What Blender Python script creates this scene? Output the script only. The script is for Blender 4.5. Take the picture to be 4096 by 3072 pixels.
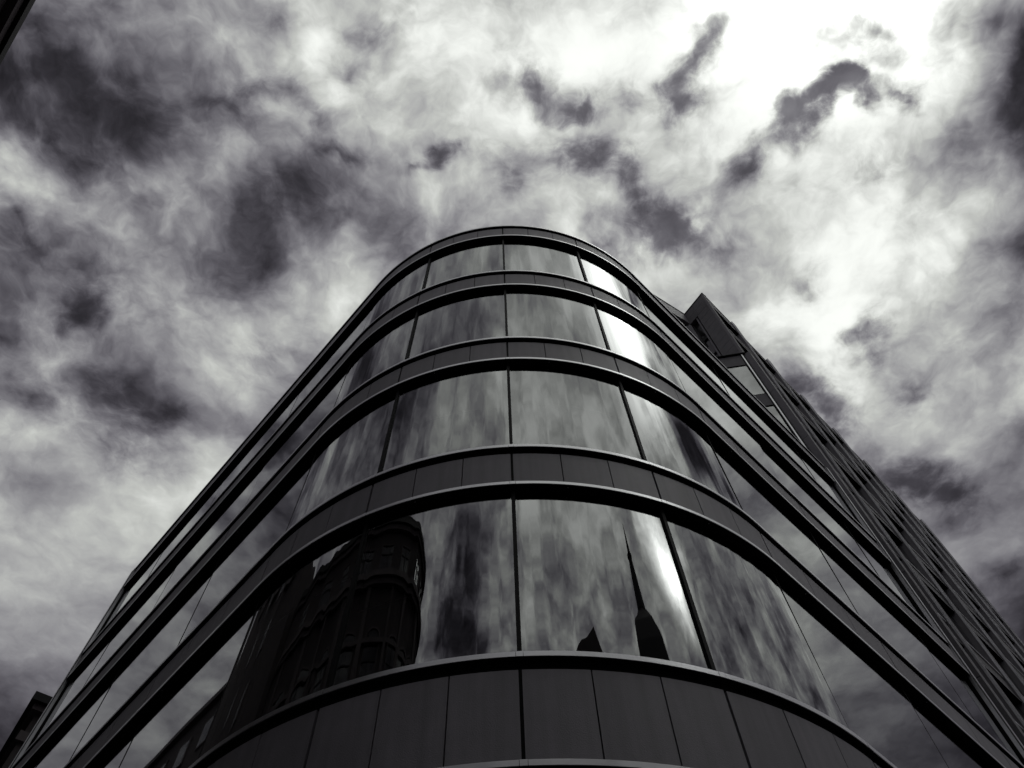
import bpy, bmesh, math, random
from mathutils import Vector, Matrix
random.seed(7)
D = bpy.data
scn = bpy.context.scene
COL = scn.collection
for _o in list(D.objects):
    D.objects.remove(_o)

# ------------------------------------------------------------------ camera
EYE = 1.6
PITCH, ROLL = 1.0928, -0.048
cam = D.cameras.new('Camera')
cam.sensor_width = 36.0
cam.lens = 3017.9 / 4096 * 36
cam.clip_start = 0.05
cam.clip_end = 5000
co = D.objects.new('Camera', cam)
COL.objects.link(co)
_F = Vector((0, math.cos(PITCH), math.sin(PITCH)))
_U = Vector((0, -math.sin(PITCH), math.cos(PITCH)))
_R = Vector((1, 0, 0))
RT = math.cos(ROLL) * _R + math.sin(ROLL) * _U
UP = -math.sin(ROLL) * _R + math.cos(ROLL) * _U
M = Matrix((( RT.x, UP.x, -_F.x, 0), (RT.y, UP.y, -_F.y, 0), (RT.z, UP.z, -_F.z, EYE), (0, 0, 0, 1)))
co.matrix_world = M
scn.camera = co

# ------------------------------------------------------------------ exposure
scn.view_settings.view_transform = 'Standard'
scn.view_settings.look = 'None'
scn.view_settings.exposure = 0.0
scn.view_settings.gamma = 1.0
scn.render.resolution_x, scn.render.resolution_y = 1024, 768
scn.cycles.max_bounces = 8
scn.cycles.transparent_max_bounces = 8

# ------------------------------------------------------------------ sun (veiled by cloud, beyond the right hand wing)
SUN_AZ, SUN_EL = 62.0, 82.0
sl = D.lights.new('Sun', 'SUN')
sl.energy = 0.5
sl.angle = math.radians(14)
sl.color = (1.0, 0.97, 0.92)
so = D.objects.new('Sun', sl)
COL.objects.link(so)
_a, _e = math.radians(SUN_AZ), math.radians(SUN_EL)
_sd = Vector((math.sin(_a) * math.cos(_e), math.cos(_a) * math.cos(_e), math.sin(_e)))
so.rotation_euler = _sd.to_track_quat('Z', 'Y').to_euler()
so.location = _sd * 60

# ------------------------------------------------------------------ world: nishita sky behind a deck of broken cloud
w = D.worlds.new('World')
scn.world = w
w.use_nodes = True
nt = w.node_tree
nt.nodes.clear()
N = nt.nodes.new
def L(a, b): nt.links.new(a, b)
def math_node(op, a, b=None, c=None, clamp=False):
    n = N('ShaderNodeMath'); n.operation = op; n.use_clamp = clamp
    for i, v in enumerate((a, b, c)):
        if v is None: continue
        if isinstance(v, (int, float)): n.inputs[i].default_value = v
        else: L(v, n.inputs[i])
    return n.outputs[0]
out = N('ShaderNodeOutputWorld')
bg = N('ShaderNodeBackground')
L(bg.outputs[0], out.inputs[0])
tc = N('ShaderNodeTexCoord')
sep = N('ShaderNodeSeparateXYZ')
L(tc.outputs['Generated'], sep.inputs[0])
zc = math_node('MAXIMUM', sep.outputs[2], 0.16)
qx = math_node('DIVIDE', sep.outputs[0], zc)
qy = math_node('DIVIDE', sep.outputs[1], zc)
comb = N('ShaderNodeCombineXYZ')
L(qx, comb.inputs[0]); L(qy, comb.inputs[1])
Q = comb.outputs[0]                      # position on the flat cloud deck, in units of its height
def noise(vec, scale, detail, rough=0.55, dist=0.0, off=(0, 0, 0), color=False):
    mp = N('ShaderNodeMapping'); mp.inputs['Location'].default_value = off
    L(vec, mp.inputs['Vector'])
    n = N('ShaderNodeTexNoise'); n.noise_dimensions = '3D'
    n.inputs['Scale'].default_value = scale; n.inputs['Detail'].default_value = detail
    n.inputs['Roughness'].default_value = rough; n.inputs['Distortion'].default_value = dist
    L(mp.outputs[0], n.inputs['Vector'])
    return n.outputs['Color' if color else 'Fac']
def warp(vec, scale, amp, detail, off):
    c = noise(vec, scale, detail, 0.6, 0, off, True)
    s = N('ShaderNodeVectorMath'); s.operation = 'SUBTRACT'; L(c, s.inputs[0]); s.inputs[1].default_value = (.5, .5, .5)
    m = N('ShaderNodeVectorMath'); m.operation = 'SCALE'; L(s.outputs[0], m.inputs[0]); m.inputs[3].default_value = amp
    a = N('ShaderNodeVectorMath'); a.operation = 'ADD'; L(vec, a.inputs[0]); L(m.outputs[0], a.inputs[1])
    f = N('ShaderNodeVectorMath'); f.operation = 'MULTIPLY'; L(a.outputs[0], f.inputs[0]); f.inputs[1].default_value = (1, 1, 0)
    return f.outputs[0]
QW = warp(Q, 7.0, 0.10, 3, (3.1, 1.7, 0))
QW = warp(QW, 20.0, 0.065, 6, (8.1, 3.7, 0))
# patches of the deck: (x, y, half length, half width, turn in degrees, amount); brighter banks and thinner, darker gaps
BANKS = [
    (0.311, 0.242, 0.567, 0.457, 159, 0.24),
    (0.066, 0.050, 0.484, 0.304, -177, 0.35),
    (0.654, 0.603, 0.262, 0.199, -142, 0.12),
    (0.549, 0.357, 0.324, 0.222, -137, 0.24),
    (0.469, 0.528, 0.268, 0.179, -129, 0.12),
    (-0.694, 0.714, 0.491, 0.283, 141, 0.24),
    (-0.094, 0.144, 0.285, 0.242, 175, 0.14),
    (0.095, 0.264, 0.238, 0.133, -156, 0.12),
    (0.411, 0.246, 0.379, 0.289, -160, 0.12),
    (-0.604, 0.201, 0.234, 0.081, -157, 0.26),
    (0.479, 0.467, 0.302, 0.240, -125, 0.28),
    (-0.223, 0.046, 0.079, 0.065, 167, 0.22),
    (-0.730, 0.557, 0.144, 0.100, -175, 0.18),
    (-0.409, 0.514, 0.099, 0.082, 161, 0.12),
    (-0.236, 0.354, 0.132, 0.118, 124, 0.25),
    (-0.503, 0.676, 0.237, 0.104, 139, 0.14),
    (-0.403, 0.019, 0.148, 0.054, -179, 0.05),
    (-0.511, 0.110, 0.352, 0.217, -170, -0.34),
    (0.697, 0.144, 0.288, 0.138, 68, -1.10),
    (0.603, 0.049, 0.121, 0.078, -164, -0.35),
    (0.713, 0.347, 0.125, 0.091, 45, -0.40),
    (-0.323, 0.261, 0.204, 0.166, 165, -0.12),
    (0.804, 0.657, 0.219, 0.150, 54, -0.22),
    (0.937, 1.065, 0.472, 0.257, 65, -0.40),
    (-0.575, -0.018, 0.208, 0.126, 171, -0.12),
    (-0.711, 0.367, 0.213, 0.128, 172, -0.22),
    (-0.996, 1.306, 0.570, 0.403, 126, -0.30),
    (-0.553, 0.494, 0.207, 0.177, -162, -0.15),
    (0.673, 0.438, 0.188, 0.113, -167, -0.08),
    (0.816, 0.856, 0.195, 0.142, -143, -0.02),
    (0.576, 0.322, 0.080, 0.046, 165, -0.10),
    (0.480, -0.080, 0.500, 0.420, 0, 0.75),
    (1.250, 1.000, 0.700, 0.600, 0, -0.35),
    (-1.250, 1.300, 0.800, 0.600, 0, -0.30),
    (0.300, -0.500, 1.300, 1.000, 0, 0.35),
    (0.850, 0.250, 0.500, 0.500, 0, 0.15),
    (-0.480, -0.280, 0.380, 0.340, 0, -0.28),
    (0.150, -0.700, 0.500, 0.600, 0, 0.12),
    (-0.320, -0.950, 0.340, 0.500, 0, -0.42),
    (1.000, 0.550, 0.500, 0.500, 0, 0.25),
]
GLARE = [(.78, -.40, .34, .26, 0, .35), (.45, -.07, .34, .26, -10, 1.5)]
STREAK = [(.80, -.475, .30, .16, -10, 2.0)]
GAPS = [
    (-0.560, 0.147, 0.188, 0.049, -150, 0.39),
    (-0.433, 0.134, 0.084, 0.046, -161, 0.27),
    (-0.444, 0.069, 0.061, 0.033, 111, 0.30),
    (-0.308, 0.107, 0.153, 0.050, 168, 0.39),
    (-0.225, 0.129, 0.093, 0.036, -137, 0.38),
    (-0.322, 0.208, 0.095, 0.051, 105, 0.22),
    (-0.274, 0.230, 0.116, 0.068, 179, 0.38),
    (-0.262, 0.011, 0.063, 0.050, 166, 0.27),
    (-0.639, 0.246, 0.083, 0.049, -128, 0.45),
    (-0.582, 0.355, 0.107, 0.073, 120, 0.48),
    (-0.630, 0.386, 0.116, 0.053, 151, 0.42),
    (-0.577, 0.514, 0.145, 0.079, -130, 0.48),
    (-0.522, 0.530, 0.074, 0.059, 160, 0.38),
    (-0.596, 0.596, 0.139, 0.099, -134, 0.42),
    (-0.707, 0.490, 0.079, 0.066, -135, 0.38),
    (-0.358, 0.443, 0.098, 0.054, 158, 0.27),
    (-0.331, 0.324, 0.100, 0.079, 168, 0.30),
    (-0.669, 0.509, 0.088, 0.065, 128, 0.22),
    (0.043, 0.108, 0.080, 0.037, -168, 0.78),
    (0.099, 0.132, 0.046, 0.028, -150, 0.72),
    (-0.085, 0.187, 0.047, 0.025, 149, 0.75),
    (-0.118, 0.194, 0.042, 0.015, 173, 0.45),
    (-0.055, 0.176, 0.030, 0.020, -150, 0.38),
    (-0.200, 0.176, 0.080, 0.030, -168, 0.52),
    (0.008, 0.198, 0.057, 0.056, -175, 0.45),
    (0.108, 0.189, 0.119, 0.040, -177, 0.65),
    (0.154, 0.215, 0.059, 0.045, -140, 0.55),
    (0.185, 0.252, 0.099, 0.046, 63, 0.72),
    (0.230, 0.281, 0.069, 0.057, -140, 0.59),
    (0.139, 0.304, 0.077, 0.050, -174, 0.42),
    (-0.143, 0.033, 0.076, 0.039, -179, 0.33),
    (-0.175, 0.084, 0.059, 0.041, 178, 0.27),
    (0.159, 0.125, 0.081, 0.033, -177, 0.36),
    (0.250, 0.086, 0.097, 0.041, 117, 0.88),
    (0.231, 0.123, 0.056, 0.042, -169, 0.78),
    (0.374, 0.165, 0.060, 0.049, 129, 1.04),
    (0.405, 0.136, 0.086, 0.032, 141, 1.04),
    (0.429, 0.113, 0.036, 0.027, -161, 0.91),
    (0.453, 0.139, 0.060, 0.040, -139, 0.85),
    (0.514, 0.133, 0.047, 0.028, -169, 0.72),
    (0.324, 0.213, 0.067, 0.034, 128, 0.65),
    (0.237, 0.285, 0.071, 0.049, -171, 0.59),
    (0.281, 0.322, 0.072, 0.045, -172, 0.45),
    (0.462, 0.067, 0.080, 0.052, -168, 0.33),
    (0.495, 0.218, 0.098, 0.044, 164, 0.26),
    (0.505, 0.453, 0.066, 0.043, -167, 0.78),
    (0.535, 0.495, 0.074, 0.051, -164, 0.52),
    (0.431, 0.388, 0.058, 0.041, -166, 0.39),
    (0.482, 0.589, 0.097, 0.065, -127, 0.78),
    (0.434, 0.543, 0.093, 0.052, -131, 0.59),
    (0.604, 0.565, 0.063, 0.052, 171, 0.45),
    (0.646, 0.733, 0.246, 0.076, -153, 0.72),
    (0.706, 0.767, 0.132, 0.062, -149, 0.45),
    (0.834, 0.929, 0.104, 0.059, 157, 0.39),
    (-0.025, 0.310, 0.109, 0.034, -177, 0.18),
    (0.211, 0.301, 0.077, 0.050, -173, 0.39),
]
def patches(items, vec, start):
    acc = start
    for (x, y, rx, ry, rot, amp) in items:
        mp = N('ShaderNodeMapping'); mp.vector_type = 'TEXTURE'
        mp.inputs['Location'].default_value = (x, y, 0)
        mp.inputs['Rotation'].default_value = (0, 0, math.radians(rot))
        mp.inputs['Scale'].default_value = (rx, ry, 1)
        L(vec, mp.inputs['Vector'])
        g = N('ShaderNodeTexGradient'); g.gradient_type = 'QUADRATIC_SPHERE'
        L(mp.outputs[0], g.inputs[0])
        acc = math_node('MULTIPLY_ADD', g.outputs['Fac'], amp, acc)
    return acc
banks = patches(BANKS, warp(Q, 4.0, 0.12, 4, (7, 2, 0)), 0.60)
gaps = patches(GAPS, QW, 0.0)
n1 = noise(Q, 3.0, 3, 0.5, 0.3, (11, 4, 0))
QB = warp(Q, 6.0, 0.10, 4, (1, 9, 0))
n2 = noise(QB, 8.0, 12, 0.60, 0.15, (2, 8, 0))
n3 = noise(QB, 24.0, 9, 0.60, 0.0, (5, 5, 0))
def billow(vec, scale, det, off):
    n = noise(vec, scale, det, 0.5, 0.0, off)
    c = math_node('MULTIPLY_ADD', n, 2.0, -1.0)
    return math_node('POWER', math_node('MULTIPLY_ADD', c, c, 0.0004), 0.5)
b1 = billow(QB, 5.5, 5, (4, 6, 0)); b2 = billow(QB, 15.0, 5, (9, 1, 0))
n5 = noise(QB, 5.2, 7, 0.50, 0.1, (1, 2, 0))
n5 = math_node('SMOOTH_MAX', math_node('SMOOTH_MIN', math_node('MULTIPLY', math_node('SUBTRACT', n5, 0.5), 2.6), 0.30, 0.2), -0.32, 0.2)
vo = N('ShaderNodeTexVoronoi'); vo.feature = 'SMOOTH_F1'; vo.voronoi_dimensions = '2D'
vo.inputs['Scale'].default_value = 7.5; vo.inputs['Detail'].default_value = 4.0; vo.inputs['Roughness'].default_value = 0.5
vo.inputs['Lacunarity'].default_value = 2.2; vo.inputs['Smoothness'].default_value = 0.8
L(QB, vo.inputs['Vector'])
puff = math_node('SUBTRACT', 0.60, vo.outputs['Distance'])
t = math_node('MULTIPLY', math_node('SUBTRACT', n1, 0.5), 0.25)
t = math_node('MULTIPLY_ADD', n5, 0.30, t)
t = math_node('MULTIPLY_ADD', math_node('SUBTRACT', n2, 0.5), 0.62, t)
t = math_node('MULTIPLY_ADD', math_node('SUBTRACT', n3, 0.5), 0.20, t)
t = math_node('MULTIPLY_ADD', math_node('SUBTRACT', b1, 0.16), 0.18, t)
t = math_node('MULTIPLY_ADD', math_node('SUBTRACT', b2, 0.16), 0.14, t)
t = math_node('MULTIPLY_ADD', puff, 0.26, t)
# the deck grows smoother towards the horizon
sm = N('ShaderNodeMapRange'); sm.interpolation_type = 'SMOOTHSTEP'
sm.inputs[1].default_value = 0.15; sm.inputs[2].default_value = 0.95; sm.inputs[3].default_value = 0.95; sm.inputs[4].default_value = 0.34
L(qy, sm.inputs[0])
v = math_node('MULTIPLY_ADD', math_node('MULTIPLY', t, 1.22), sm.outputs[0], banks)
# openings in the deck: soft, broken up by the same turbulence
gn = math_node('MULTIPLY_ADD', math_node('SUBTRACT', n3, 0.5), -2.2, 1.0)
gn = math_node('MULTIPLY_ADD', math_node('SUBTRACT', n2, 0.5), -2.0, gn)
gn = math_node('MAXIMUM', gn, 0.0)
hole = math_node('MULTIPLY', gaps, gn)
hole = math_node('SMOOTH_MIN', hole, 0.58, 0.5)
v = math_node('MULTIPLY', v, math_node('SUBTRACT', 1.0, hole))
v = math_node('SMOOTH_MAX', v, math_node('MULTIPLY_ADD', n3, 0.26, 0.05), 0.14)
v = math_node('SMOOTH_MIN', v, 1.0, 0.22)
v = math_node('MULTIPLY_ADD', patches(GLARE, Q, 0.0), math_node('POWER', v, 3.0), v)
v = patches(STREAK, warp(Q, 12.0, .05, 3, (4, 4, 0)), v)
lin = math_node('POWER', v, 2.25)
ramp = N('ShaderNodeValToRGB')
ramp.color_ramp.elements[0].position = 0.15; ramp.color_ramp.elements[0].color = (1.02, 0.94, 1.2, 1)
ramp.color_ramp.elements[1].position = 0.75; ramp.color_ramp.elements[1].color = (0.985, 1.01, 0.965, 1)
L(v, ramp.inputs[0])
cl = N('ShaderNodeVectorMath'); cl.operation = 'SCALE'
L(ramp.outputs[0], cl.inputs[0]); L(lin, cl.inputs[3])
sky = N('ShaderNodeTexSky'); sky.sky_type = 'NISHITA'; sky.sun_disc = False
sky.sun_elevation = _e; sky.sun_rotation = _a
bw = N('ShaderNodeRGBToBW'); L(sky.outputs[0], bw.inputs[0])
skyv = math_node('MULTIPLY', bw.outputs[0], 0.002)
ad = N('ShaderNodeVectorMath'); ad.operation = 'ADD'
L(cl.outputs[0], ad.inputs[0]); L(skyv, ad.inputs[1])
L(ad.outputs[0], bg.inputs['Color'])
bg.inputs['Strength'].default_value = 1.0
w.cycles.sampling_method = 'MANUAL'
w.cycles.sample_map_resolution = 512

# ------------------------------------------------------------------ materials
def mat(name, col, rough=0.6, metal=0.0, spec=0.5, bump=None, var=0.0, vscale=3.0):
    m = D.materials.new(name); m.use_nodes = True
    t = m.node_tree; b = t.nodes['Principled BSDF']
    b.inputs['Roughness'].default_value = rough; b.inputs['Metallic'].default_value = metal
    b.inputs['Specular IOR Level'].default_value = spec
    b.inputs['Base Color'].default_value = (*col, 1)
    tcn = t.nodes.new('ShaderNodeTexCoord')
    if var:
        n = t.nodes.new('ShaderNodeTexNoise'); n.inputs['Scale'].default_value = vscale; n.inputs['Detail'].default_value = 8
        n.inputs['Roughness'].default_value = 0.65
        t.links.new(tcn.outputs['Object'], n.inputs['Vector'])
        r = t.nodes.new('ShaderNodeValToRGB')
        r.color_ramp.elements[0].position = 0.3; r.color_ramp.elements[1].position = 0.7
        r.color_ramp.elements[0].color = (*[c * (1 - var) for c in col], 1)
        r.color_ramp.elements[1].color = (*[c * (1 + var) for c in col], 1)
        t.links.new(n.outputs['Fac'], r.inputs[0]); t.links.new(r.outputs[0], b.inputs['Base Color'])
        r2 = t.nodes.new('ShaderNodeMapRange'); r2.inputs[3].default_value = max(0.05, rough - .1); r2.inputs[4].default_value = min(1, rough + .12)
        t.links.new(n.outputs['Fac'], r2.inputs[0]); t.links.new(r2.outputs[0], b.inputs['Roughness'])
    if bump:
        n = t.nodes.new('ShaderNodeTexNoise'); n.inputs['Scale'].default_value = bump[0]; n.inputs['Detail'].default_value = 6
        t.links.new(tcn.outputs['Object'], n.inputs['Vector'])
        bp = t.nodes.new('ShaderNodeBump'); bp.inputs['Strength'].default_value = bump[1]; bp.inputs['Distance'].default_value = bump[2]
        t.links.new(n.outputs['Fac'], bp.inputs['Height']); t.links.new(bp.outputs[0], b.inputs['Normal'])
    return m

def glass(name, ior, wave):
    """coated window glass: mirror growing with the viewing angle, the rest seen through dark tinted glass.
    wave = (horizontal scale, vertical scale, strength, distance) of the roller waves of bent glass"""
    m = D.materials.new(name); m.use_nodes = True
    t = m.node_tree; t.nodes.clear()
    o = t.nodes.new('ShaderNodeOutputMaterial')
    gl = t.nodes.new('ShaderNodeBsdfGlossy'); gl.inputs['Roughness'].default_value = 0.012
    gl.inputs['Color'].default_value = (0.93, 0.94, 0.95, 1)
    tr = t.nodes.new('ShaderNodeBsdfTransparent'); tr.inputs['Color'].default_value = (0.52, 0.51, 0.53, 1)
    fr = t.nodes.new('ShaderNodeFresnel'); fr.inputs['IOR'].default_value = ior
    mx = t.nodes.new('ShaderNodeMixShader')
    if wave:
        tcn = t.nodes.new('ShaderNodeTexCoord')
        mp = t.nodes.new('ShaderNodeMapping'); mp.inputs['Scale'].default_value = (wave[0], wave[0], wave[1])
        oi = t.nodes.new('ShaderNodeObjectInfo'); ml = t.nodes.new('ShaderNodeMath'); ml.operation = 'MULTIPLY'; ml.inputs[1].default_value = 37
        t.links.new(oi.outputs['Random'], ml.inputs[0])
        av = t.nodes.new('ShaderNodeVectorMath'); av.operation = 'ADD'
        t.links.new(tcn.outputs['Object'], av.inputs[0]); t.links.new(ml.outputs[0], av.inputs[1])
        t.links.new(av.outputs[0], mp.inputs['Vector'])
        n = t.nodes.new('ShaderNodeTexNoise'); n.inputs['Scale'].default_value = 1; n.inputs['Detail'].default_value = wave[4]
        n.inputs['Roughness'].default_value = 0.45
        t.links.new(mp.outputs[0], n.inputs['Vector'])
        bp = t.nodes.new('ShaderNodeBump'); bp.inputs['Strength'].default_value = wave[2]; bp.inputs['Distance'].default_value = wave[3]
        t.links.new(n.outputs['Fac'], bp.inputs['Height'])
        t.links.new(bp.outputs[0], gl.inputs['Normal'])
    t.links.new(fr.outputs[0], mx.inputs[0]); t.links.new(tr.outputs[0], mx.inputs[1]); t.links.new(gl.outputs[0], mx.inputs[2])
    t.links.new(mx.outputs[0], o.inputs[0])
    return m

M_PANEL = mat('dark_cladding', (0.20, 0.187, 0.213), 0.55, 0, 0.4, (90, 0.25, 0.01), 0.10, 2.2)
def panel_tones(m, amount):
    """each loose panel its own slight tone, with faint rain streaks running down"""
    t = m.node_tree; b = t.nodes['Principled BSDF']
    src = b.inputs['Base Color'].links[0].from_socket
    g = t.nodes.new('ShaderNodeNewGeometry'); mr = t.nodes.new('ShaderNodeMapRange')
    mr.inputs[3].default_value = 1 - amount; mr.inputs[4].default_value = 1 + amount
    t.links.new(g.outputs['Random Per Island'], mr.inputs[0])
    tcn = t.nodes.new('ShaderNodeTexCoord'); mp = t.nodes.new('ShaderNodeMapping'); mp.inputs['Scale'].default_value = (9, 9, .5)
    n = t.nodes.new('ShaderNodeTexNoise'); n.inputs['Scale'].default_value = 1; n.inputs['Detail'].default_value = 5
    t.links.new(tcn.outputs['Object'], mp.inputs[0]); t.links.new(mp.outputs[0], n.inputs['Vector'])
    m2 = t.nodes.new('ShaderNodeMapRange'); m2.inputs[1].default_value = .35; m2.inputs[2].default_value = .75
    m2.inputs[3].default_value = 1.06; m2.inputs[4].default_value = .84
    t.links.new(n.outputs['Fac'], m2.inputs[0])
    mu = t.nodes.new('ShaderNodeMath'); mu.operation = 'MULTIPLY'
    t.links.new(mr.outputs[0], mu.inputs[0]); t.links.new(m2.outputs[0], mu.inputs[1])
    sc_ = t.nodes.new('ShaderNodeVectorMath'); sc_.operation = 'SCALE'
    t.links.new(src, sc_.inputs[0]); t.links.new(mu.outputs[0], sc_.inputs[3]); t.links.new(sc_.outputs[0], b.inputs['Base Color'])
panel_tones(M_PANEL, .09)
M_TRIM = mat('brushed_metal', (0.56, 0.56, 0.58), 0.33, 0.9, 0.5, (60, 0.08, 0.004), 0.08, 5)
M_DARK = mat('black_metal', (0.008, 0.008, 0.009), 0.6, 0, 0.1)
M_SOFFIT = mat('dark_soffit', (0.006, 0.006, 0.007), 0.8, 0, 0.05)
M_GLASS = glass('window_glass', 3.0, (0.35, 0.2, 0.2, 0.02, 1))
M_BENT = glass('bent_window_glass', 3.0, (4.5, 0.22, 0.22, 0.02, 1))
M_INNER = mat('room_surface', (0.10, 0.10, 0.10), 0.8)
M_BLIND = mat('blind_fabric', (0.55, 0.54, 0.52), 0.9)
M_STONE = mat('grey_stone', (0.12, 0.115, 0.125), 0.75, 0, 0.3, (55, 0.35, 0.012), 0.16, 3.0)
M_PILAR = mat('grey_stone_pilaster', (0.15, 0.143, 0.158), 0.7, 0, 0.35, (70, 0.3, 0.01), 0.12, 2.5)
M_OLD = mat('old_masonry', (0.045, 0.038, 0.040), 0.85, 0, 0.2, (14, 0.5, 0.03), 0.25, 0.7)
M_OLDT = mat('old_masonry_trim', (0.07, 0.06, 0.063), 0.8, 0, 0.2, (20, 0.4, 0.02), 0.2, 1.2)
M_PANE = glass('old_window_glass', 1.55, None)
M_SLATE = mat('slate_roof', (0.016, 0.016, 0.018), 0.8, 0, 0.1, (30, 0.4, 0.02), 0.25, 2)
M_ASPH = mat('asphalt', (0.05, 0.05, 0.052), 0.85, 0, 0.3, (120, 0.4, 0.01), 0.15, 1.2)
M_PAVE = mat('paving', (0.12, 0.115, 0.115), 0.8, 0, 0.3, (40, 0.3, 0.01), 0.15, 1.5)

# ------------------------------------------------------------------ object helpers
def empty(name, label, cat, loc=(0, 0, 0), group=None):
    o = D.objects.new(name, None); COL.objects.link(o); o.location = loc
    o['label'] = label; o['category'] = cat
    if group: o['group'] = group
    o.empty_display_size = 0.5
    return o

class MB:
    """collects geometry in world coordinates (heights above eye level + EYE) and links it as ONE mesh"""
    def __init__(s): s.bm = bmesh.new()
    def face(s, pts):
        try: return s.bm.faces.new([s.bm.verts.new(p) for p in pts])
        except ValueError: return None
    def prism(s, poly, z0, z1):
        """vertical prism over a plan polygon"""
        b = [s.bm.verts.new((x, y, z0)) for x, y in poly]; t = [s.bm.verts.new((x, y, z1)) for x, y in poly]
        n = len(poly)
        s.bm.faces.new(t); s.bm.faces.new(b[::-1])
        for i in range(n): s.bm.faces.new((b[i], b[(i + 1) % n], t[(i + 1) % n], t[i]))
    def sweep(s, prof, frames, caps=True, smooth=False):
        """closed profile [(offset, z)] carried along plan frames [(point, outward normal)]"""
        rings = [[s.bm.verts.new((p.x + n.x * o, p.y + n.y * o, z + EYE)) for o, z in prof] for p, n in frames]
        m = len(prof)
        for a, b in zip(rings, rings[1:]):
            for i in range(m):
                f = s.bm.faces.new((a[i], a[(i + 1) % m], b[(i + 1) % m], b[i])); f.smooth = smooth
        if caps:
            s.bm.faces.new(rings[0][::-1]); s.bm.faces.new(rings[-1])
    def box(s, c, ax, ay, hx, hy, z0, z1):
        """box about plan centre c with plan axes ax, ay (unit) and half sizes"""
        P = [c + ax * (i * hx) + ay * (j * hy) for i, j in ((-1, -1), (1, -1), (1, 1), (-1, 1))]
        s.prism([(p.x, p.y) for p in P], z0 + EYE, z1 + EYE)
    def build(s, name, material, parent=None, loc=None, fix=True):
        if fix: bmesh.ops.recalc_face_normals(s.bm, faces=s.bm.faces)
        me = D.meshes.new(name); 
        base = Vector((0, 0, 0))
        if parent is not None: base = parent.location
        elif loc: base = Vector(loc)
        bmesh.ops.translate(s.bm, verts=s.bm.verts, vec=-base)
        s.bm.to_mesh(me); s.bm.free(); me.materials.append(material)
        o = D.objects.new(name, me); COL.objects.link(o)
        if parent is not None: o.parent = parent
        elif loc: o.location = loc
        return o
    
def sub(o, parent):           # make o a sub-part of a part that itself hangs on an Empty (parts have no own offset)
    o.parent = parent
    return o

def azv(deg): a = math.radians(deg); return Vector((math.sin(a), math.cos(a)))

# ------------------------------------------------------------------ the rounded office building
H = 3.8
CX, CY, R = -0.0707, 10.7405, 4.8107
PHI, AL, AR = 0.0245, 0.8223, 0.7929
S0, W1, W2, WW = -0.1023, 2.1528 * 0.96, 2.1528 * 2, 3.4476
def frame(s):
    a = s / R; ac = max(-AL, min(AR, a)); ex = s - ac * R
    f = PHI + ac
    n = Vector((math.sin(f), -math.cos(f))); t = Vector((math.cos(f), math.sin(f)))
    return Vector((CX, CY)) + n * R + t * ex, n
SL, SR = -AL * R, AR * R
def frames(a, b):
    """frames between two path positions; dense on the arc, ends only on the straights"""
    ss = [a]
    lo, hi = max(a, SL), min(b, SR)
    if lo < hi:
        k = max(2, int((hi - lo) / 0.06))
        ss += [lo + (hi - lo) * i / k for i in range(k + 1)]
    ss.append(b)
    o = []
    for v_ in ss:
        if not o or v_ - o[-1] > 1e-4: o.append(v_)
    return [frame(v_) for v_ in o]
T_R = frame(SR)[0]; n_R = frame(SR)[1]; t_R = Vector((-n_R.y, n_R.x))
T_L = frame(SL)[0]; n_L = frame(SL)[1]; t_L = Vector((n_L.y, -n_L.x))      # along the left wall, away from the corner
E_R = Vector((9.91, 14.36)); S_END_R = SR + (E_R - T_R).dot(t_R)
def az_hit(T, t, az):            # distance along the wall where it crosses an azimuth from the eye
    d = azv(az); return (T.y * d.x - T.x * d.y) / (t.x * d.y - t.y * d.x)
S_END_L = SL - az_hit(T_L, t_L, -37.3)
mull = [S0 + x for x in (-W2, -W1, 0, W1, W2)]
while mull[0] - WW > S_END_L + 0.4: mull.insert(0, mull[0] - WW)
while mull[-1] + WW < S_END_R - 0.4: mull.append(mull[-1] + WW)
GO = 0.115                      # the glass stands this far outside the survey line the mullions were measured on
def same_azimuth(s_):
    p_, n_ = frame(s_); d_ = p_.normalized()
    f_ = lambda q: (lambda P: d_.x * P.y - d_.y * P.x)(frame(q)[0] + frame(q)[1] * GO)
    a_, b_ = s_ - .6, s_ + .6
    if f_(a_) * f_(b_) > 0: return s_
    for _ in range(40):
        c_ = (a_ + b_) / 2
        if f_(a_) * f_(c_) <= 0: b_ = c_
        else: a_ = c_
    return (a_ + b_) / 2
mull = [same_azimuth(q) for q in mull]
edges = [S_END_L] + mull + [S_END_R]
THICK = {round(S0, 3), round(S0 + W1, 3), round(S0 - W1, 3)}
base_pt = (CX, CY, 0)
bldg = empty('office_building', 'dark office building with four bands of mirror glass wrapping its rounded corner', 'office building', base_pt)

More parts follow.
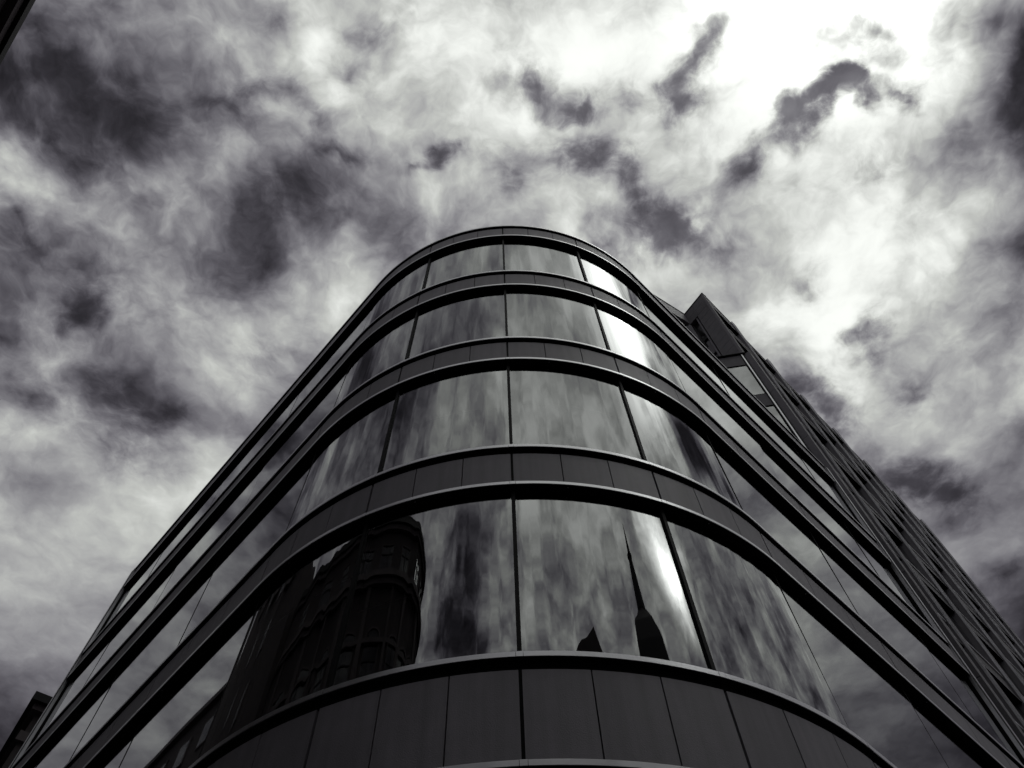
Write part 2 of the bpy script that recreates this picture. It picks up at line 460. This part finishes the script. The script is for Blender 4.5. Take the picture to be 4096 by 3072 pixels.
ZG, ZLIP0, ZLIP1, ZSP1, ZSILL0, ZSILL1 = 8.17, 8.155, 8.215, 8.935, 9.065, 9.125
def joints():
    js = []
    for a, b in zip(edges, edges[1:]):
        n = 3 if b - a > 1.9 else max(1, round((b - a) / 1.1))
        js += [a + (b - a) * i / n for i in range(n)]
    return js + [edges[-1]]
JS = joints()
GAP = 0.007
for fl in range(0, 5):           # band fl sits on top of glass row fl
    dz = (fl - 1) * H
    zp0 = ZLIP1 + dz if fl else 4.16
    zl0 = zp0 - 0.06
    m = MB()
    for i, (a, b) in enumerate(zip(JS, JS[1:])):
        th = min(abs(a - q) for q in mull) < .02
        g = GAP * (2.4 if th else 1.0)
        th2 = min(abs(b - q) for q in mull) < .02
        g2 = GAP * (2.4 if th2 else 1.0)
        dn = random.uniform(-.0015, .0015)
        m.sweep([(0.12, zp0 + .006), (0.20 + dn, zp0 + .006), (0.20 + dn, ZSP1 + dz), (0.12, ZSP1 + dz)], frames(a + g, b - g2))
    m.build('spandrel_band', M_PANEL, bldg)
    m = MB()                     # dark backing behind the panel joints and the shadow gap under the sill
    m.sweep([(-0.05, zl0 + .02), (0.155, zl0 + .02), (0.155, ZSILL0 + dz + .02), (-0.05, ZSILL0 + dz + .02)], frames(edges[0], edges[-1]))
    m.build('backing_wall', M_DARK, bldg)
    m = MB()
    def trim(z0, z1, out):
        cut = [edges[0]] + mull + [edges[-1]]
        for a, b in zip(cut, cut[1:]):
            ga = .035 if a in mull else 0; gb = .035 if b in mull else 0
            m.sweep([(out - .012, z0), (out, z0), (out, z1), (out - .012, z1)], frames(a + ga + .002, b - gb - .002))
        for q in mull:
            m.sweep([(out - .010, z0 - .001), (out + .002, z0 - .001), (out + .002, z1 + .001), (out - .010, z1 + .001)], frames(q - .033, q + .033))
    if fl < 4:
        trim(ZSILL0 + dz, ZSILL1 + dz, 0.24)
    else:
        trim(ZSILL0 + dz, ZSILL1 + dz, 0.24)
    m.build('sill', M_TRIM, bldg)
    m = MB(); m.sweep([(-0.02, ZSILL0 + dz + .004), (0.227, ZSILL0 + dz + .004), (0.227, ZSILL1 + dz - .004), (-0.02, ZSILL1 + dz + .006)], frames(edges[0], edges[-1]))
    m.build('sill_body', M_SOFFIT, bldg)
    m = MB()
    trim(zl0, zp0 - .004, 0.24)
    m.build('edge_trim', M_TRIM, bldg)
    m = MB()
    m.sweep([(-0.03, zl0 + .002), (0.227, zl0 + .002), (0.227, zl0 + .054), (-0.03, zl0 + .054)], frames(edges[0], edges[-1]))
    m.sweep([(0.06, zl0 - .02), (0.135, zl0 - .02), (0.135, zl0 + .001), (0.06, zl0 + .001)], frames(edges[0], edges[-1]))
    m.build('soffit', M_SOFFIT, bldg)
    if fl:
        for q in mull[1:-1]:
            p, n = frame(q + .70); c = p + n * .19
            m = MB(); m.box(c, n, Vector((-n.y, n.x)), .007, .007, zl0 - .003, zl0 + .001)
            m.build('soffit_fixing', M_TRIM, bldg)

BLINDS = {(1, -1): .55, (2, -1): .45, (2, 0): .42, (2, 1): .5, (1, -2): .3, (3, 0): .25}
for fl in range(0, 5):
    dz = (fl - 1) * H
    zt = ZG + dz if fl else 4.12
    zb = ZSILL1 + dz - H if fl else -1.5
    for a, b in zip(edges, edges[1:]):
        g = .008
        fr = [(p + n * GO, n) for p, n in frames(a + g, b - g)]
        curved = b > SL + .5 and a < SR - .5
        m = MB()
        # one outer and one inner sheet, joined round the rim
        o0 = random.uniform(-.004, .004); o1 = random.uniform(-.012, .012); o2 = random.uniform(-.006, .006)
        nf = len(fr) - 1
        outv = [(m.bm.verts.new((p.x + n.x * (o0 + o2 * i / nf), p.y + n.y * (o0 + o2 * i / nf), zb + EYE)),
                 m.bm.verts.new((p.x + n.x * (o1 + o2 * i / nf), p.y + n.y * (o1 + o2 * i / nf), zt + EYE))) for i, (p, n) in enumerate(fr)]
        for (x0, x1), (y0, y1) in zip(outv, outv[1:]):
            f = m.bm.faces.new((x0, y0, y1, x1)); f.smooth = curved
        pane = m.build('window', M_BENT if curved else M_GLASS, bldg, fix=False)
        if b != edges[-1]:
            thick = min(abs(b - S0 - x) for x in (-W1, 0, W1)) < .15
            p, n = frame(b); t = Vector((-n.y, n.x))
            m = MB()
            if thick:
                m.box(p + n * (GO + .005), t, n, .024, .028, zb, zt)
            else:
                m.box(p + n * (GO - .006), t, n, .009, .010, zb, zt)
            sub(m.build('mullion', M_DARK, bldg), pane)
        k = round((a - S0) / 2.1) if curved else None
        if (fl, k) in BLINDS:
            hgt = (zt - zb) * BLINDS[(fl, k)]
            m = MB(); m.sweep([(-.02, zt - hgt), (-.01, zt - hgt), (-.01, zt), (-.02, zt)], frames(a + .04, b - .04))
            sub(m.build('blind', M_BLIND, bldg), pane)
# rooms behind the glass
m = MB()
for fl in range(0, 5):
    dz = (fl - 1) * H
    z1 = ZSILL1 + dz - .05; z0 = (ZG + dz if fl else 4.12) + .01
    m.sweep([(-3.2, z0), (.02, z0), (.02, z1), (-3.2, z1)], frames(edges[0], edges[-1]))
m.sweep([(-3.4, -1.55), (-3.2, -1.55), (-3.2, 20.4), (-3.4, 20.4)], frames(edges[0], edges[-1]))
m.build('room_interior', M_INNER, bldg)
m = MB(); m.sweep([(-3.6, 20.42), (-.25, 20.42), (-.25, 20.5), (-3.6, 20.5)], frames(edges[0], edges[-1]))
m.build('roof', M_DARK, bldg)

# end of the left wing: metal channels closing the glass
def end_frame(s, sign, z0, z1):
    p, n = frame(s); t = Vector((-n.y, n.x)) * sign
    m = MB(); m.box(p + t * .10 + n * .10, t, n, .10, .15, z0, z1); m.build('end_fin', M_DARK, bldg)
    m = MB(); m.box(p + t * .16 + n * .255, t, n, .05, .008, z0, z1)
    m.box(p - t * .012 + n * .20, t, n, .012, .04, z0, z1)
    m.build('end_trim', M_TRIM, bldg)
end_frame(edges[0], -1, -1.5, 20.5)
end_frame(edges[-1], 1, -1.5, 20.5)
m = MB()
p, n = frame(edges[0]); t = Vector((-n.y, n.x))
m.box(p - t * .32 - n * 3.5, t, n, .10, 3.4, -1.55, 20.45)
m.build('end_wall', M_PANEL, bldg)

# ------------------------------------------------------------------ the taller stone-clad wing beyond the right hand end
Q0 = Vector((10.98, 15.57))
tower = empty('office_tower', 'taller stone clad office wing with vertical fins and a sharp prow at its top', 'office building', (Q0.x, Q0.y, 0))
def ab(a, b): return Q0 + t_R * a + n_R * b
ZT = 40.1
LEN = 3.02 + 3.4476 * 6 + .4
GB = -.13
def line(a0, a1, b): return [(ab(a0, b), n_R), (ab(a1, b), n_R)]
# bands floor by floor
for k in range(-1, 9):
    zf = 9.13 + H * k            # top of a band
    m = MB()
    a = .3
    while a < LEN:
        a1 = min(a + 1.14, LEN)
        m.sweep([(0, zf - .93), (.13, zf - .93), (.13, zf - .19), (0, zf - .19)], line(a + .006, a1 - .006, GB))
        a = a1
    m.build('spandrel_band', M_STONE, tower)
    m = MB(); m.sweep([(-.02, zf - .18), (.165, zf - .06), (.165, zf), (-.02, zf)], line(.3, LEN, GB)); m.build('sill', M_TRIM, tower)
    m = MB(); m.sweep([(-.02, zf - .96), (.165, zf - .96), (.165, zf - .935), (-.02, zf - .935)], line(.3, LEN, GB)); m.build('edge_trim', M_TRIM, tower)
    m = MB(); m.sweep([(-.05, zf - .99), (.155, zf - .99), (.155, zf - .965), (-.05, zf - .965)], line(.3, LEN, GB))
    m.sweep([(-.08, zf - .95), (-.01, zf - .95), (-.01, zf - .01), (-.08, zf - .01)], line(.3, LEN, GB)); m.build('soffit', M_SOFFIT, tower)
FINA = [3.02 + 3.4476 * i for i in range(7)]
zfl = [9.13 + H * k for k in range(-2, 9)]
prev = .3
for i, fa in enumerate([0.0] + FINA):
    top = ZT + .15 if i else 31.93
    b1 = .125 if i else .255
    for z0, z1 in zip([-1.6] + [z for z in zfl if z > 0 and z < top - .5], [z for z in zfl if z > 0 and z < top - .5] + [top]):
        pass
    m = MB()
    zz = [-1.6] + [z for z in zfl if 0 < z < top - .5] + [top]
    for z0, z1 in zip(zz, zz[1:]):
        aa, bb = (fa - .34, fa) if i else (0, .34)
        c = (ab(aa, 0) + ab(bb, 0)) / 2 + n_R * ((b1 + GB) / 2)
        m.box(c, t_R, n_R, abs(bb - aa) / 2, (b1 - GB) / 2, z0 + .008, z1 - .008)
    m.build('fin', M_PILAR, tower)
    m = MB(); m.box(ab(fa - .35 if i else .352, 0) + n_R * (b1 - .03), t_R, n_R, .008, .03, -1.5, top - .05); m.build('fin_edge_trim', M_TRIM, tower)
# glass between the fins, one pane per bay and floor
for k in range(0, 9):
    z0 = 9.13 + H * (k - 1); z1 = z0 + H - .98
    for a0, a1 in zip([.35] + FINA[:-1], [f - .35 for f in FINA]):
        m = MB(); p0, p1 = ab(a0, GB), ab(a1, GB)
        m.face([(p0.x, p0.y, z0 + EYE), (p1.x, p1.y, z0 + EYE), (p1.x, p1.y, z1 + EYE), (p0.x, p0.y, z1 + EYE)])
        m.build('window', M_GLASS, tower, fix=False)
m = MB(); m.sweep([(-6, -1.6), (-1.2, -1.6), (-1.2, 40.0), (-6, 40.0)], line(1.2, LEN - .1, 0)); m.build('room_interior', M_INNER, tower)
m = MB(); m.sweep([(-6, ZT - .12), (.1, ZT - .12), (.1, ZT), (-6, ZT)], line(2.7, LEN, -.12)); m.build('roof', M_DARK, tower)
m = MB(); m.sweep([(-6, -1.6), (-.14, -1.6), (-.14, 39.9), (-6, 39.9)], line(LEN, LEN + .3, 0)); m.build('end_wall', M_STONE, tower)

# chamfer face looking at the camera below the terrace
dD = azv(-83.0); nD = Vector((dD.y, -dD.x))
if nD.y > 0: nD = -nD
def dline(u0, u1, o=0): return [(Q0 + dD * u0 + nD * o, nD), (Q0 + dD * u1 + nD * o, nD)]
for zf in (20.53, 24.33, 28.13, 31.93):
    m = MB()
    for u0, u1 in ((.17, 1.55), (1.55, 2.93), (2.93, 4.4)):
        m.sweep([(-.1, zf - 1.0), (0, zf - 1.0), (0, zf - .03), (-.1, zf - .03)], dline(u0 + .006, u1 - .006))
    m.build('spandrel_band', M_STONE, tower)
    m = MB(); m.sweep([(-.1, zf - .03), (.006, zf - .03), (.006, zf - .005), (-.1, zf - .005)], dline(.17, 4.4)); 
    m.sweep([(-.1, zf - 1.03), (.006, zf - 1.03), (.006, zf - 1.0), (-.1, zf - 1.0)], dline(.17, 4.4)); m.build('band_edge', M_DARK, tower)
    if zf > 21:
        m = MB(); p0 = Q0 + dD * .17 - nD * .03; p1 = Q0 + dD * 4.4 - nD * .03
        m.face([(p1.x, p1.y, zf - H + EYE), (p0.x, p0.y, zf - H + EYE), (p0.x, p0.y, zf - 1.0 + EYE), (p1.x, p1.y, zf - 1.0 + EYE)])
        m.build('window', M_GLASS, tower, fix=False)
m = MB(); m.box(Q0 + dD * .135, dD, nD, .028, .05, 18, 31.9); m.build('corner_trim', M_TRIM, tower)
m = MB(); m.box(Q0 + dD * .07, dD, nD, .03, .03, 18, 31.9); m.box(Q0 + dD * .185, dD, nD, .016, .02, 18, 31.9); m.build('corner_joint', M_DARK, tower)
m = MB(); m.sweep([(-4.5, 31.94), (.10, 31.94), (.10, 32.0), (-4.5, 32.0)], dline(-.05, 4.6)); m.build('terrace_ledge', M_DARK, tower)
# stone prow above the terrace
A1 = Vector((10.08, 16.80)); B1 = Vector((8.59, 15.76)); B1 = A1 + (B1 - A1) * 2.2
dA = (A1 - Q0).normalized(); LA = (A1 - Q0).length; nA = Vector((dA.y, -dA.x))
if nA.dot(Vector((-1, -1))) < 0: nA = -nA
def aline(u0, u1): return [(Q0 + dA * u0, nA), (Q0 + dA * u1, nA)]
m = MB()
zc_ = [32.0 + .66 * i for i in range(12)] + [ZT - .08]
for i, (z0, z1) in enumerate(zip(zc_, zc_[1:])):
    u_end = LA if z1 > 38.7 else .93
    cuts = [0, .86, u_end] if z1 > 38.7 and u_end > 1 else [0, u_end]
    for u0, u1 in zip(cuts, cuts[1:]):
        m.sweep([(-.25, z0 + .007), (0, z0 + .007), (0, z1 - .007), (-.25, z1 - .007)], aline(u0 + (.005 if u0 else 0), u1 - .005))
m.build('stone_prow', M_STONE, tower)
m = MB(); m.sweep([(-.22, 32), (-.02, 32), (-.02, ZT - .1), (-.22, ZT - .1)], aline(.02, .9))
m.sweep([(-.22, 38.75), (-.02, 38.75), (-.02, ZT - .1), (-.22, ZT - .1)], aline(.9, LA - .02)); m.build('prow_backing', M_DARK, tower)
dB = (B1 - A1).normalized(); nB = Vector((dB.y, -dB.x))
if nB.y > 0: nB = -nB
nB = Vector((-nB.x, -nB.y)) if nB.dot(-A1) < 0 else nB
m = MB()
LB_ = (B1 - A1).length
for u0, u1 in ((0, 1.35), (1.35, 2.7), (2.7, LB_)):
    m.sweep([(-.2, 38.7), (0, 38.7), (0, ZT - .08), (-.2, ZT - .08)], [(A1 + dB * (u0 + .006), nB), (A1 + dB * (u1 - .006), nB)])
m.build('parapet', M_PANEL, tower)
m = MB()
m.sweep([(-.3, ZT - .08), (.03, ZT - .08), (.03, ZT), (-.3, ZT)], aline(-.02, LA))
m.sweep([(-.3, ZT - .079), (.03, ZT - .079), (.03, ZT - .001), (-.3, ZT - .001)], [(A1, nB), (A1 + dB * LB_, nB)])
m.build('parapet_cap', M_DARK, tower)
# recessed window under the parapet
W0 = Q0 + dA * .95 - nA * .25; W1_ = W0 + dA * 2.2
dW = dA; 
m = MB(); m.face([(W1_.x, W1_.y, 32 + EYE), (W0.x, W0.y, 32 + EYE), (W0.x, W0.y, 39.4 + EYE), (W1_.x, W1_.y, 39.4 + EYE)])
rw = m.build('window', M_PANE, tower, fix=False)
m = MB()
m.box(W0 + dW * .10 + nA * .16, dW, nA, .045, .05, 32, 38.7)
sub(m.build('window_frame', M_PILAR, tower), rw)
m = MB()
m.box(W0 + dW * .55 + nA * .04, dW, nA, .07, .05, 32, 39)
for z in (33.4, 36.3): m.box(W0 + dW * 1.1 + nA * .03, dW, nA, 1.1, .05, z, z + .35)
sub(m.build('window_bar', M_DARK, tower), rw)
m = MB(); m.box(W0 + dW * 1.1 + nA * .05, dW, nA, 1.0, .04, 34.6, 35.5); sub(m.build('window_panel', M_STONE, tower), rw)
m = MB(); m.box(W0 + dW * 1.1 - nA * 1.4, dW, nA, 1.4, .1, 31.9, 40); m.build('back_wall', M_OLD, tower)
# roof slab over the recess and upper street face between the prow and the first fin
m = MB(); m.prism([(Q0.x, Q0.y), (ab(3, 0).x, ab(3, 0).y), (ab(3, -6).x, ab(3, -6).y), (A1.x - .3, A1.y + 3), (A1.x, A1.y)], ZT - .1 + EYE, ZT - .02 + EYE)
m.build('roof_slab', M_DARK, tower)
m = MB(); m.sweep([(-.10, 38.9), (.02, 38.9), (.02, ZT - .08), (-.10, ZT - .08)], line(.0, 2.66, 0)); m.build('fascia', M_PILAR, tower)
m = MB(); m.sweep([(-.12, ZT - .08), (.05, ZT - .08), (.05, ZT), (-.12, ZT)], line(-.02, 2.66, 0)); m.build('fascia_cap', M_DARK, tower)
m = MB(); m.sweep([(-.10, 32), (.02, 32), (.02, 38.9), (-.10, 38.9)], line(.0, .30, 0)); m.build('prow_return', M_PILAR, tower)

# ------------------------------------------------------------------ neighbours
def windows_on(root, p0, d, n, us, zs, ww, hh, arched=False, mat_trim=None):
    for z in zs:
        for u in us:
            c = p0 + d * u
            m = MB()
            pts = [(-ww / 2, 0), (ww / 2, 0), (ww / 2, hh)]
            if arched:
                pts += [(ww / 2 * math.cos(a), hh + ww / 2 * math.sin(a)) for a in [math.pi * i / 8 for i in range(1, 8)]]
            pts += [(-ww / 2, hh)]
            def P(x, y, o): q = c + d * x + n * o; return (q.x, q.y, z + y + EYE)
            # frame ring: a raised surround
            k = 1.0 + .16 / ww
            inner = pts; outer = [(x * k, (y - hh / 2) * (1 + .14 / hh) + hh / 2) for x, y in pts]
            r0 = [m.bm.verts.new(P(x, y, .06)) for x, y in inner]; r1 = [m.bm.verts.new(P(x, y, .06)) for x, y in outer]
            r2 = [m.bm.verts.new(P(x, y, -.01)) for x, y in outer]; r3 = [m.bm.verts.new(P(x, y, -.01)) for x, y in inner]
            q = len(pts)
            for i in range(q):
                j = (i + 1) % q
                m.bm.faces.new((r0[i], r0[j], r1[j], r1[i])); m.bm.faces.new((r1[i], r1[j], r2[j], r2[i])); m.bm.faces.new((r3[i], r3[j], r0[j], r0[i]))
            wd = m.build('window', mat_trim or M_OLDT, root)
            m = MB(); m.face([P(x, y, .012) for x, y in pts]); sub(m.build('pane', M_PANE, root, fix=False), wd)
            m = MB()
            m.box(c + n * .03, d, n, .03, .02, z, z + hh); m.box(c + n * .03, d, n, ww / 2, .015, z + hh * .6, z + hh * .6 + .06)
            sub(m.build('glazing_bar', M_DARK, root), wd)

# corner building with a rounded corner, mirrored in the lowest left hand glass; its eaves cut the top left of the photo
nO = n_L.copy(); dO = t_L.copy()
cC = Vector((-12.3, -4.71)) + nO * 0.8
cb = empty('corner_building', 'old dark corner building with cornices and arched windows, its eaves crossing the top left corner', 'building', (cC.x, cC.y, 0))
# plan outline: street A facade (facing -nO), rounded corner, street B facade
faceA = -nO                       # outward normal of the facade along the street
def arc_pts(r, a0, a1, k=28):
    return [cC + Vector((math.cos(a0 + (a1 - a0) * i / k), math.sin(a0 + (a1 - a0) * i / k))) * r for i in range(k + 1)]
angA = math.atan2(faceA.y, faceA.x)          # normal direction of facade A
angB = angA - math.radians(95)
def outline(r, back=9.0, la=15.0, lb=14.0):
    pts = arc_pts(r, angA, angB)
    tB = Vector((math.sin(angB), -math.cos(angB)))
    a0 = pts[0] + dO * la; b0 = pts[-1] + tB * lb
    inA = a0 + nO * back
    nB_ = Vector((math.cos(angB), math.sin(angB)))
    return [(a0.x, a0.y)] + [(q.x, q.y) for q in pts] + [(b0.x, b0.y)] + [((b0 - nB_ * back).x, (b0 - nB_ * back).y), (inA.x, inA.y)]
def block(root, name, r, z0, z1, mt, **kw):
    m = MB(); m.prism(outline(r, **kw)[::-1], z0 + EYE, z1 + EYE); return m.build(name, mt, root)
block(cb, 'wall', 3.0, -1.6, 24.0, M_OLD)
block(cb, 'cornice', 3.42, 20.9, 21.2, M_OLDT); block(cb, 'cornice', 3.28, 20.6, 20.89, M_OLDT); block(cb, 'string_course', 3.14, 15.2, 15.5, M_OLDT)
block(cb, 'string_course', 3.14, 9.6, 9.9, M_OLDT); block(cb, 'string_course', 3.14, 18.0, 18.2, M_OLDT)
block(cb, 'eaves', 3.22, 23.7, 23.99, M_OLDT); block(cb, 'gutter', 3.34, 24.01, 24.3, M_DARK)
block(cb, 'roof', 3.0, 24.31, 24.9, M_SLATE)
pA = cC + faceA * 3.0
windows_on(cb, pA, dO, faceA, [1.6 + 2.4 * i for i in range(5)], [2.4, 6.2, 10.6, 16.0], 1.15, 2.1, True)
windows_on(cb, pA, dO, faceA, [1.6 + 2.4 * i for i in range(5)], [21.6], 1.0, 1.3, False)
for j in range(4):
    a = angA - math.radians(12 + 24 * j)
    nn = Vector((math.cos(a), math.sin(a))); dd = Vector((-nn.y, nn.x))
    windows_on(cb, cC + nn * 3.04, dd, nn, [0], [6.2, 10.6, 16.0], .8, 2.0, True)
    windows_on(cb, cC + nn * 3.04, dd, nn, [0], [21.6], .75, 1.3, False)
    m = MB(); a2 = a - math.radians(12); n2_ = Vector((math.cos(a2), math.sin(a2)))
    m.box(cC + n2_ * 3.06, Vector((-n2_.y, n2_.x)), n2_, .16, .10, -1.6, 20.6); m.build('pilaster', M_OLDT, cb)
for i in range(6):
    m = MB(); m.box(pA + dO * (.4 + 2.4 * i) + faceA * .06, dO, faceA, .2, .10, -1.6, 20.6); m.build('pilaster', M_OLDT, cb)

def street_block(name, label, u0, u1, n0, z, depth, mt=M_OLD, n_w=None):
    f0 = nO * n0
    p0 = f0 + dO * u0; p1 = f0 + dO * u1
    q0 = p0 + nO * depth; q1 = p1 + nO * depth
    r = empty(name, label, 'building', (p0.x, p0.y, 0), 'buildings across the street')
    m = MB(); m.prism([(p0.x, p0.y), (p1.x, p1.y), (q1.x, q1.y), (q0.x, q0.y)], 0, z - .5 + EYE); m.build('wall', mt, r)
    m = MB(); m.prism([((p0 - nO * .35).x, (p0 - nO * .35).y), ((p1 - nO * .35).x, (p1 - nO * .35).y), (q1.x, q1.y), (q0.x, q0.y)], z - .5 + EYE, z + EYE); m.build('cornice', M_OLDT, r)
    zs = []
    zz = 2.2
    while zz < z - 3: zs.append(zz); zz += 3.9
    step = 3.2
    us = [1.8 + step * i for i in range(int((u1 - u0 - 1.5) / step))]
    for zz in zs:
        for u in us:
            c = p0 + dO * u
            m = MB(); m.box(c - nO * .04, dO, nO, .75, .05, zz, zz + 2.1); wd = m.build('window', M_OLDT, r)
            m = MB(); m.box(c - nO * .096, dO, nO, .6, .004, zz + .12, zz + 1.98); sub(m.build('pane', M_PANE, r), wd)
    return r
street_block('street_building', 'low masonry building next to the rounded corner building across the street', 19.5, 23.9, 9.1, 28.8, 10)
street_block('street_building', 'second masonry building up from the corner building across the street', 24.0, 29.9, 9.1, 32.5, 10)
street_block('street_building', 'third masonry building up from the corner building across the street', 30.0, 35.9, 9.1, 36.5, 10)
street_block('street_building', 'fourth masonry building up from the corner building across the street', 36.0, 40.4, 9.1, 41.5, 10)
street_block('street_building', 'tallest and narrowest masonry building across the street', 40.5, 43.5, 9.1, 45.5, 12)
street_block('street_building', 'long masonry terrace receding down the far side of the street', 43.8, 95, 9.3, 37.5, 12)
nO, dO = n_R.copy(), t_R.copy()
street_block('street_building', 'long unseen masonry block added across the right hand street to darken the walls facing it', 34, 85, 16, 22, 12)  # unseen, added to take sky light off the lower right hand walls
nO, dO = n_L.copy(), t_L.copy()

def shading_block(label, x0, x1, y0, y1, z):  # unseen blocks added to hide the low sky, so the lower floors get less light
    r = empty('shading_building', label, 'building', (x0, y1, 0), 'added light blocking buildings behind the camera')
    m = MB(); m.prism([(x0, y0), (x1, y0), (x1, y1), (x0, y1)], 0, z - .5 + EYE); m.build('wall', M_OLD, r)
    m = MB(); m.prism([(x0 - .3, y0), (x1 + .3, y0), (x1 + .3, y1 + .3), (x0 - .3, y1 + .3)], z - .5 + EYE, z + EYE); m.build('cornice', M_OLDT, r)
    X, Y = Vector((1, 0)), Vector((0, 1))
    zz = 2.2
    while zz < z - 3:
        u = x0 + 1.8
        while u < x1 - 1.2:
            m = MB(); m.box(Vector((u, y1 + .04)), X, Y, .75, .05, zz, zz + 2.1); wd = m.build('window', M_OLDT, r)
            m = MB(); m.box(Vector((u, y1 + .096)), X, Y, .6, .004, zz + .12, zz + 1.98); sub(m.build('pane', M_PANE, r), wd)
            u += 3.4
        zz += 3.9
shading_block('wide unseen masonry block added behind the camera to cut low sky light', -24, 7.5, -40, -24, 26)
shading_block('unseen masonry block added between the gabled building and the church to cut low sky light', 19.5, 28, -34, -20.5, 23)
shading_block('unseen masonry block added to the right, behind the camera, to cut low sky light', 30, 46, -14, 2, 21)

# building beyond the left end of the glass
Z0 = 22.0
c0 = Vector((-.9075, 1.1101)) * Z0
dr = (Vector((-.8843, 1.128)) - Vector((-.9075, 1.1101))).normalized()
nr = Vector((dr.y, -dr.x))
if nr.dot(-c0) < 0: nr = -nr
lb = empty('background_building', 'black silhouetted building with a stepped cornice, low beside the left end of the glass', 'building', (c0.x, c0.y, 0))
dl = -nr                                     # depth direction, away from the camera
def lblock(name, o, z0, z1, mt):
    pts = [c0 + nr * o - dr * o, c0 + dr * 12 + nr * o, c0 + dr * 12 - nr * 14, c0 - nr * 14 - dr * o]
    m = MB(); m.prism([(q.x, q.y) for q in pts], z0 + EYE, z1 + EYE); return m.build(name, mt, lb)
lblock('wall', -.45, -1.6, Z0 - .6, M_OLD); lblock('cornice', 0, Z0 - .35, Z0, M_DARK); lblock('cornice', -.2, Z0 - .61, Z0 - .351, M_OLDT)
lblock('string_course', -.3, Z0 - 1.9, Z0 - 1.5, M_OLDT)
windows_on(lb, c0 - nr * .45, dr, nr, [1.6 + 2.6 * i for i in range(4)], [Z0 - 4.9 - 4 * j for j in range(4)], 1.2, 2.2, False, M_DARK)

# church spire and a gabled roof behind the camera, mirrored in the lowest glass
sp0 = Vector((1.27, 6.12)); 
ds = azv(135.9); Ds = 45.0
sc = sp0 + ds * (Ds + 3.5)
church = empty('church_spire', 'black needle church spire over a square tower, mirrored right of centre in the lowest glass', 'church', (sc.x, sc.y, 0))
sr = Vector((ds.y, -ds.x)); 
def sq(h, turn=0.0):
    a = math.atan2(ds.y, ds.x) + turn
    return [(sc.x + h * math.cos(a + math.pi / 4 + math.pi / 2 * i) * 1.414, sc.y + h * math.sin(a + math.pi / 4 + math.pi / 2 * i) * 1.414) for i in range(4)]
def loft(levels, mt, name, n=4, turn=0.0):
    m = MB(); rings = []
    a = math.atan2(ds.y, ds.x) + turn
    for z, h in levels:
        rings.append([m.bm.verts.new((sc.x + h * math.cos(a + math.pi / n + 2 * math.pi / n * i) / math.cos(math.pi / n), sc.y + h * math.sin(a + math.pi / n + 2 * math.pi / n * i) / math.cos(math.pi / n), z + EYE)) for i in range(n)])
    for r0, r1 in zip(rings, rings[1:]):
        for i in range(n): m.bm.faces.new((r0[i], r0[(i + 1) % n], r1[(i + 1) % n], r1[i]))
    m.bm.faces.new(rings[0][::-1]); m.bm.faces.new(rings[-1])
    return m.build(name, mt, church)
loft([(-1.6, 4.1), (44, 4.1)], M_SLATE, 'tower_wall')
loft([(44, 4.4), (44.6, 4.4)], M_SLATE, 'tower_cornice')
loft([(44.6, 4.4), (47.5, 3.9), (50.8, 2.9), (53.2, 1.5)], M_SLATE, 'broach_roof')
loft([(53.2, 1.35), (53.7, 1.35)], M_OLDT, 'collar', 8)
loft([(53.7, 1.45), (57.5, 1.0), (62.0, .5), (62.4, .72), (62.9, .42), (68.0, .04)], M_SLATE, 'spire', 8)
for i in range(4):
    a = math.atan2(ds.y, ds.x) + math.pi / 4 + math.pi / 2 * i
    c = Vector((sc.x + 5.2 * math.cos(a), sc.y + 5.2 * math.sin(a)))
    m = MB(); m.box(c, Vector((1, 0)), Vector((0, 1)), .35, .35, 40, 46.2); m.build('pinnacle', M_OLDT, church)
dg = azv(157.5); gc = Vector((.6, 5.97)) + dg * 30; gt = Vector((dg.y, -dg.x))
gb = empty('gabled_building', 'dark gabled roof peeping over the sill, mirrored between the middle mullion and the spire', 'building', (gc.x, gc.y, 0))
m = MB()
prof = [(-3.0, -1.6), (2.9, -1.6), (2.9, 33.3), (1.0, 34.1), (-1.6, 35.3), (-3.0, 33.0)]
v0 = [m.bm.verts.new((gc.x + gt.x * x, gc.y + gt.y * x, z + EYE)) for x, z in prof]
g2 = gc + dg * 12
v1 = [m.bm.verts.new((g2.x + gt.x * x, g2.y + gt.y * x, z + EYE)) for x, z in prof]
m.bm.faces.new(v0); m.bm.faces.new(v1[::-1])
for i in range(6): m.bm.faces.new((v0[i], v0[(i + 1) % 6], v1[(i + 1) % 6], v1[i]))
m.build('wall', M_OLD, gb)
m = MB(); m.box(gc + gt * 2.0 + dg * 2, gt, dg, .35, .5, 32.5, 34.4); m.build('chimney', M_OLDT, gb)

# ------------------------------------------------------------------ ground
def sheet(name, pts, z, mt):
    m = MB(); m.face([(x, y, z) for x, y in pts]); o = m.build(name, mt, None, fix=False); o['kind'] = 'structure'; return o
sheet('ground', [(-900, -900), (900, -900), (900, 900), (-900, 900)], 0.0, M_ASPH)
m = MB()
pv = [p + n * 3.0 for p, n in frames(edges[0], edges[-1])]
pin = [p - n * .2 for p, n in frames(edges[0], edges[-1])]
m.bm.faces.new([m.bm.verts.new((q.x, q.y, .13)) for q in pv] + [m.bm.verts.new((q.x, q.y, .13)) for q in pin[::-1]])
r_ = bmesh.ops.extrude_face_region(m.bm, geom=list(m.bm.faces))
bmesh.ops.translate(m.bm, verts=[e for e in r_['geom'] if isinstance(e, bmesh.types.BMVert)], vec=(0, 0, -.126))
o = m.build('pavement', M_PAVE, None); o['kind'] = 'structure'
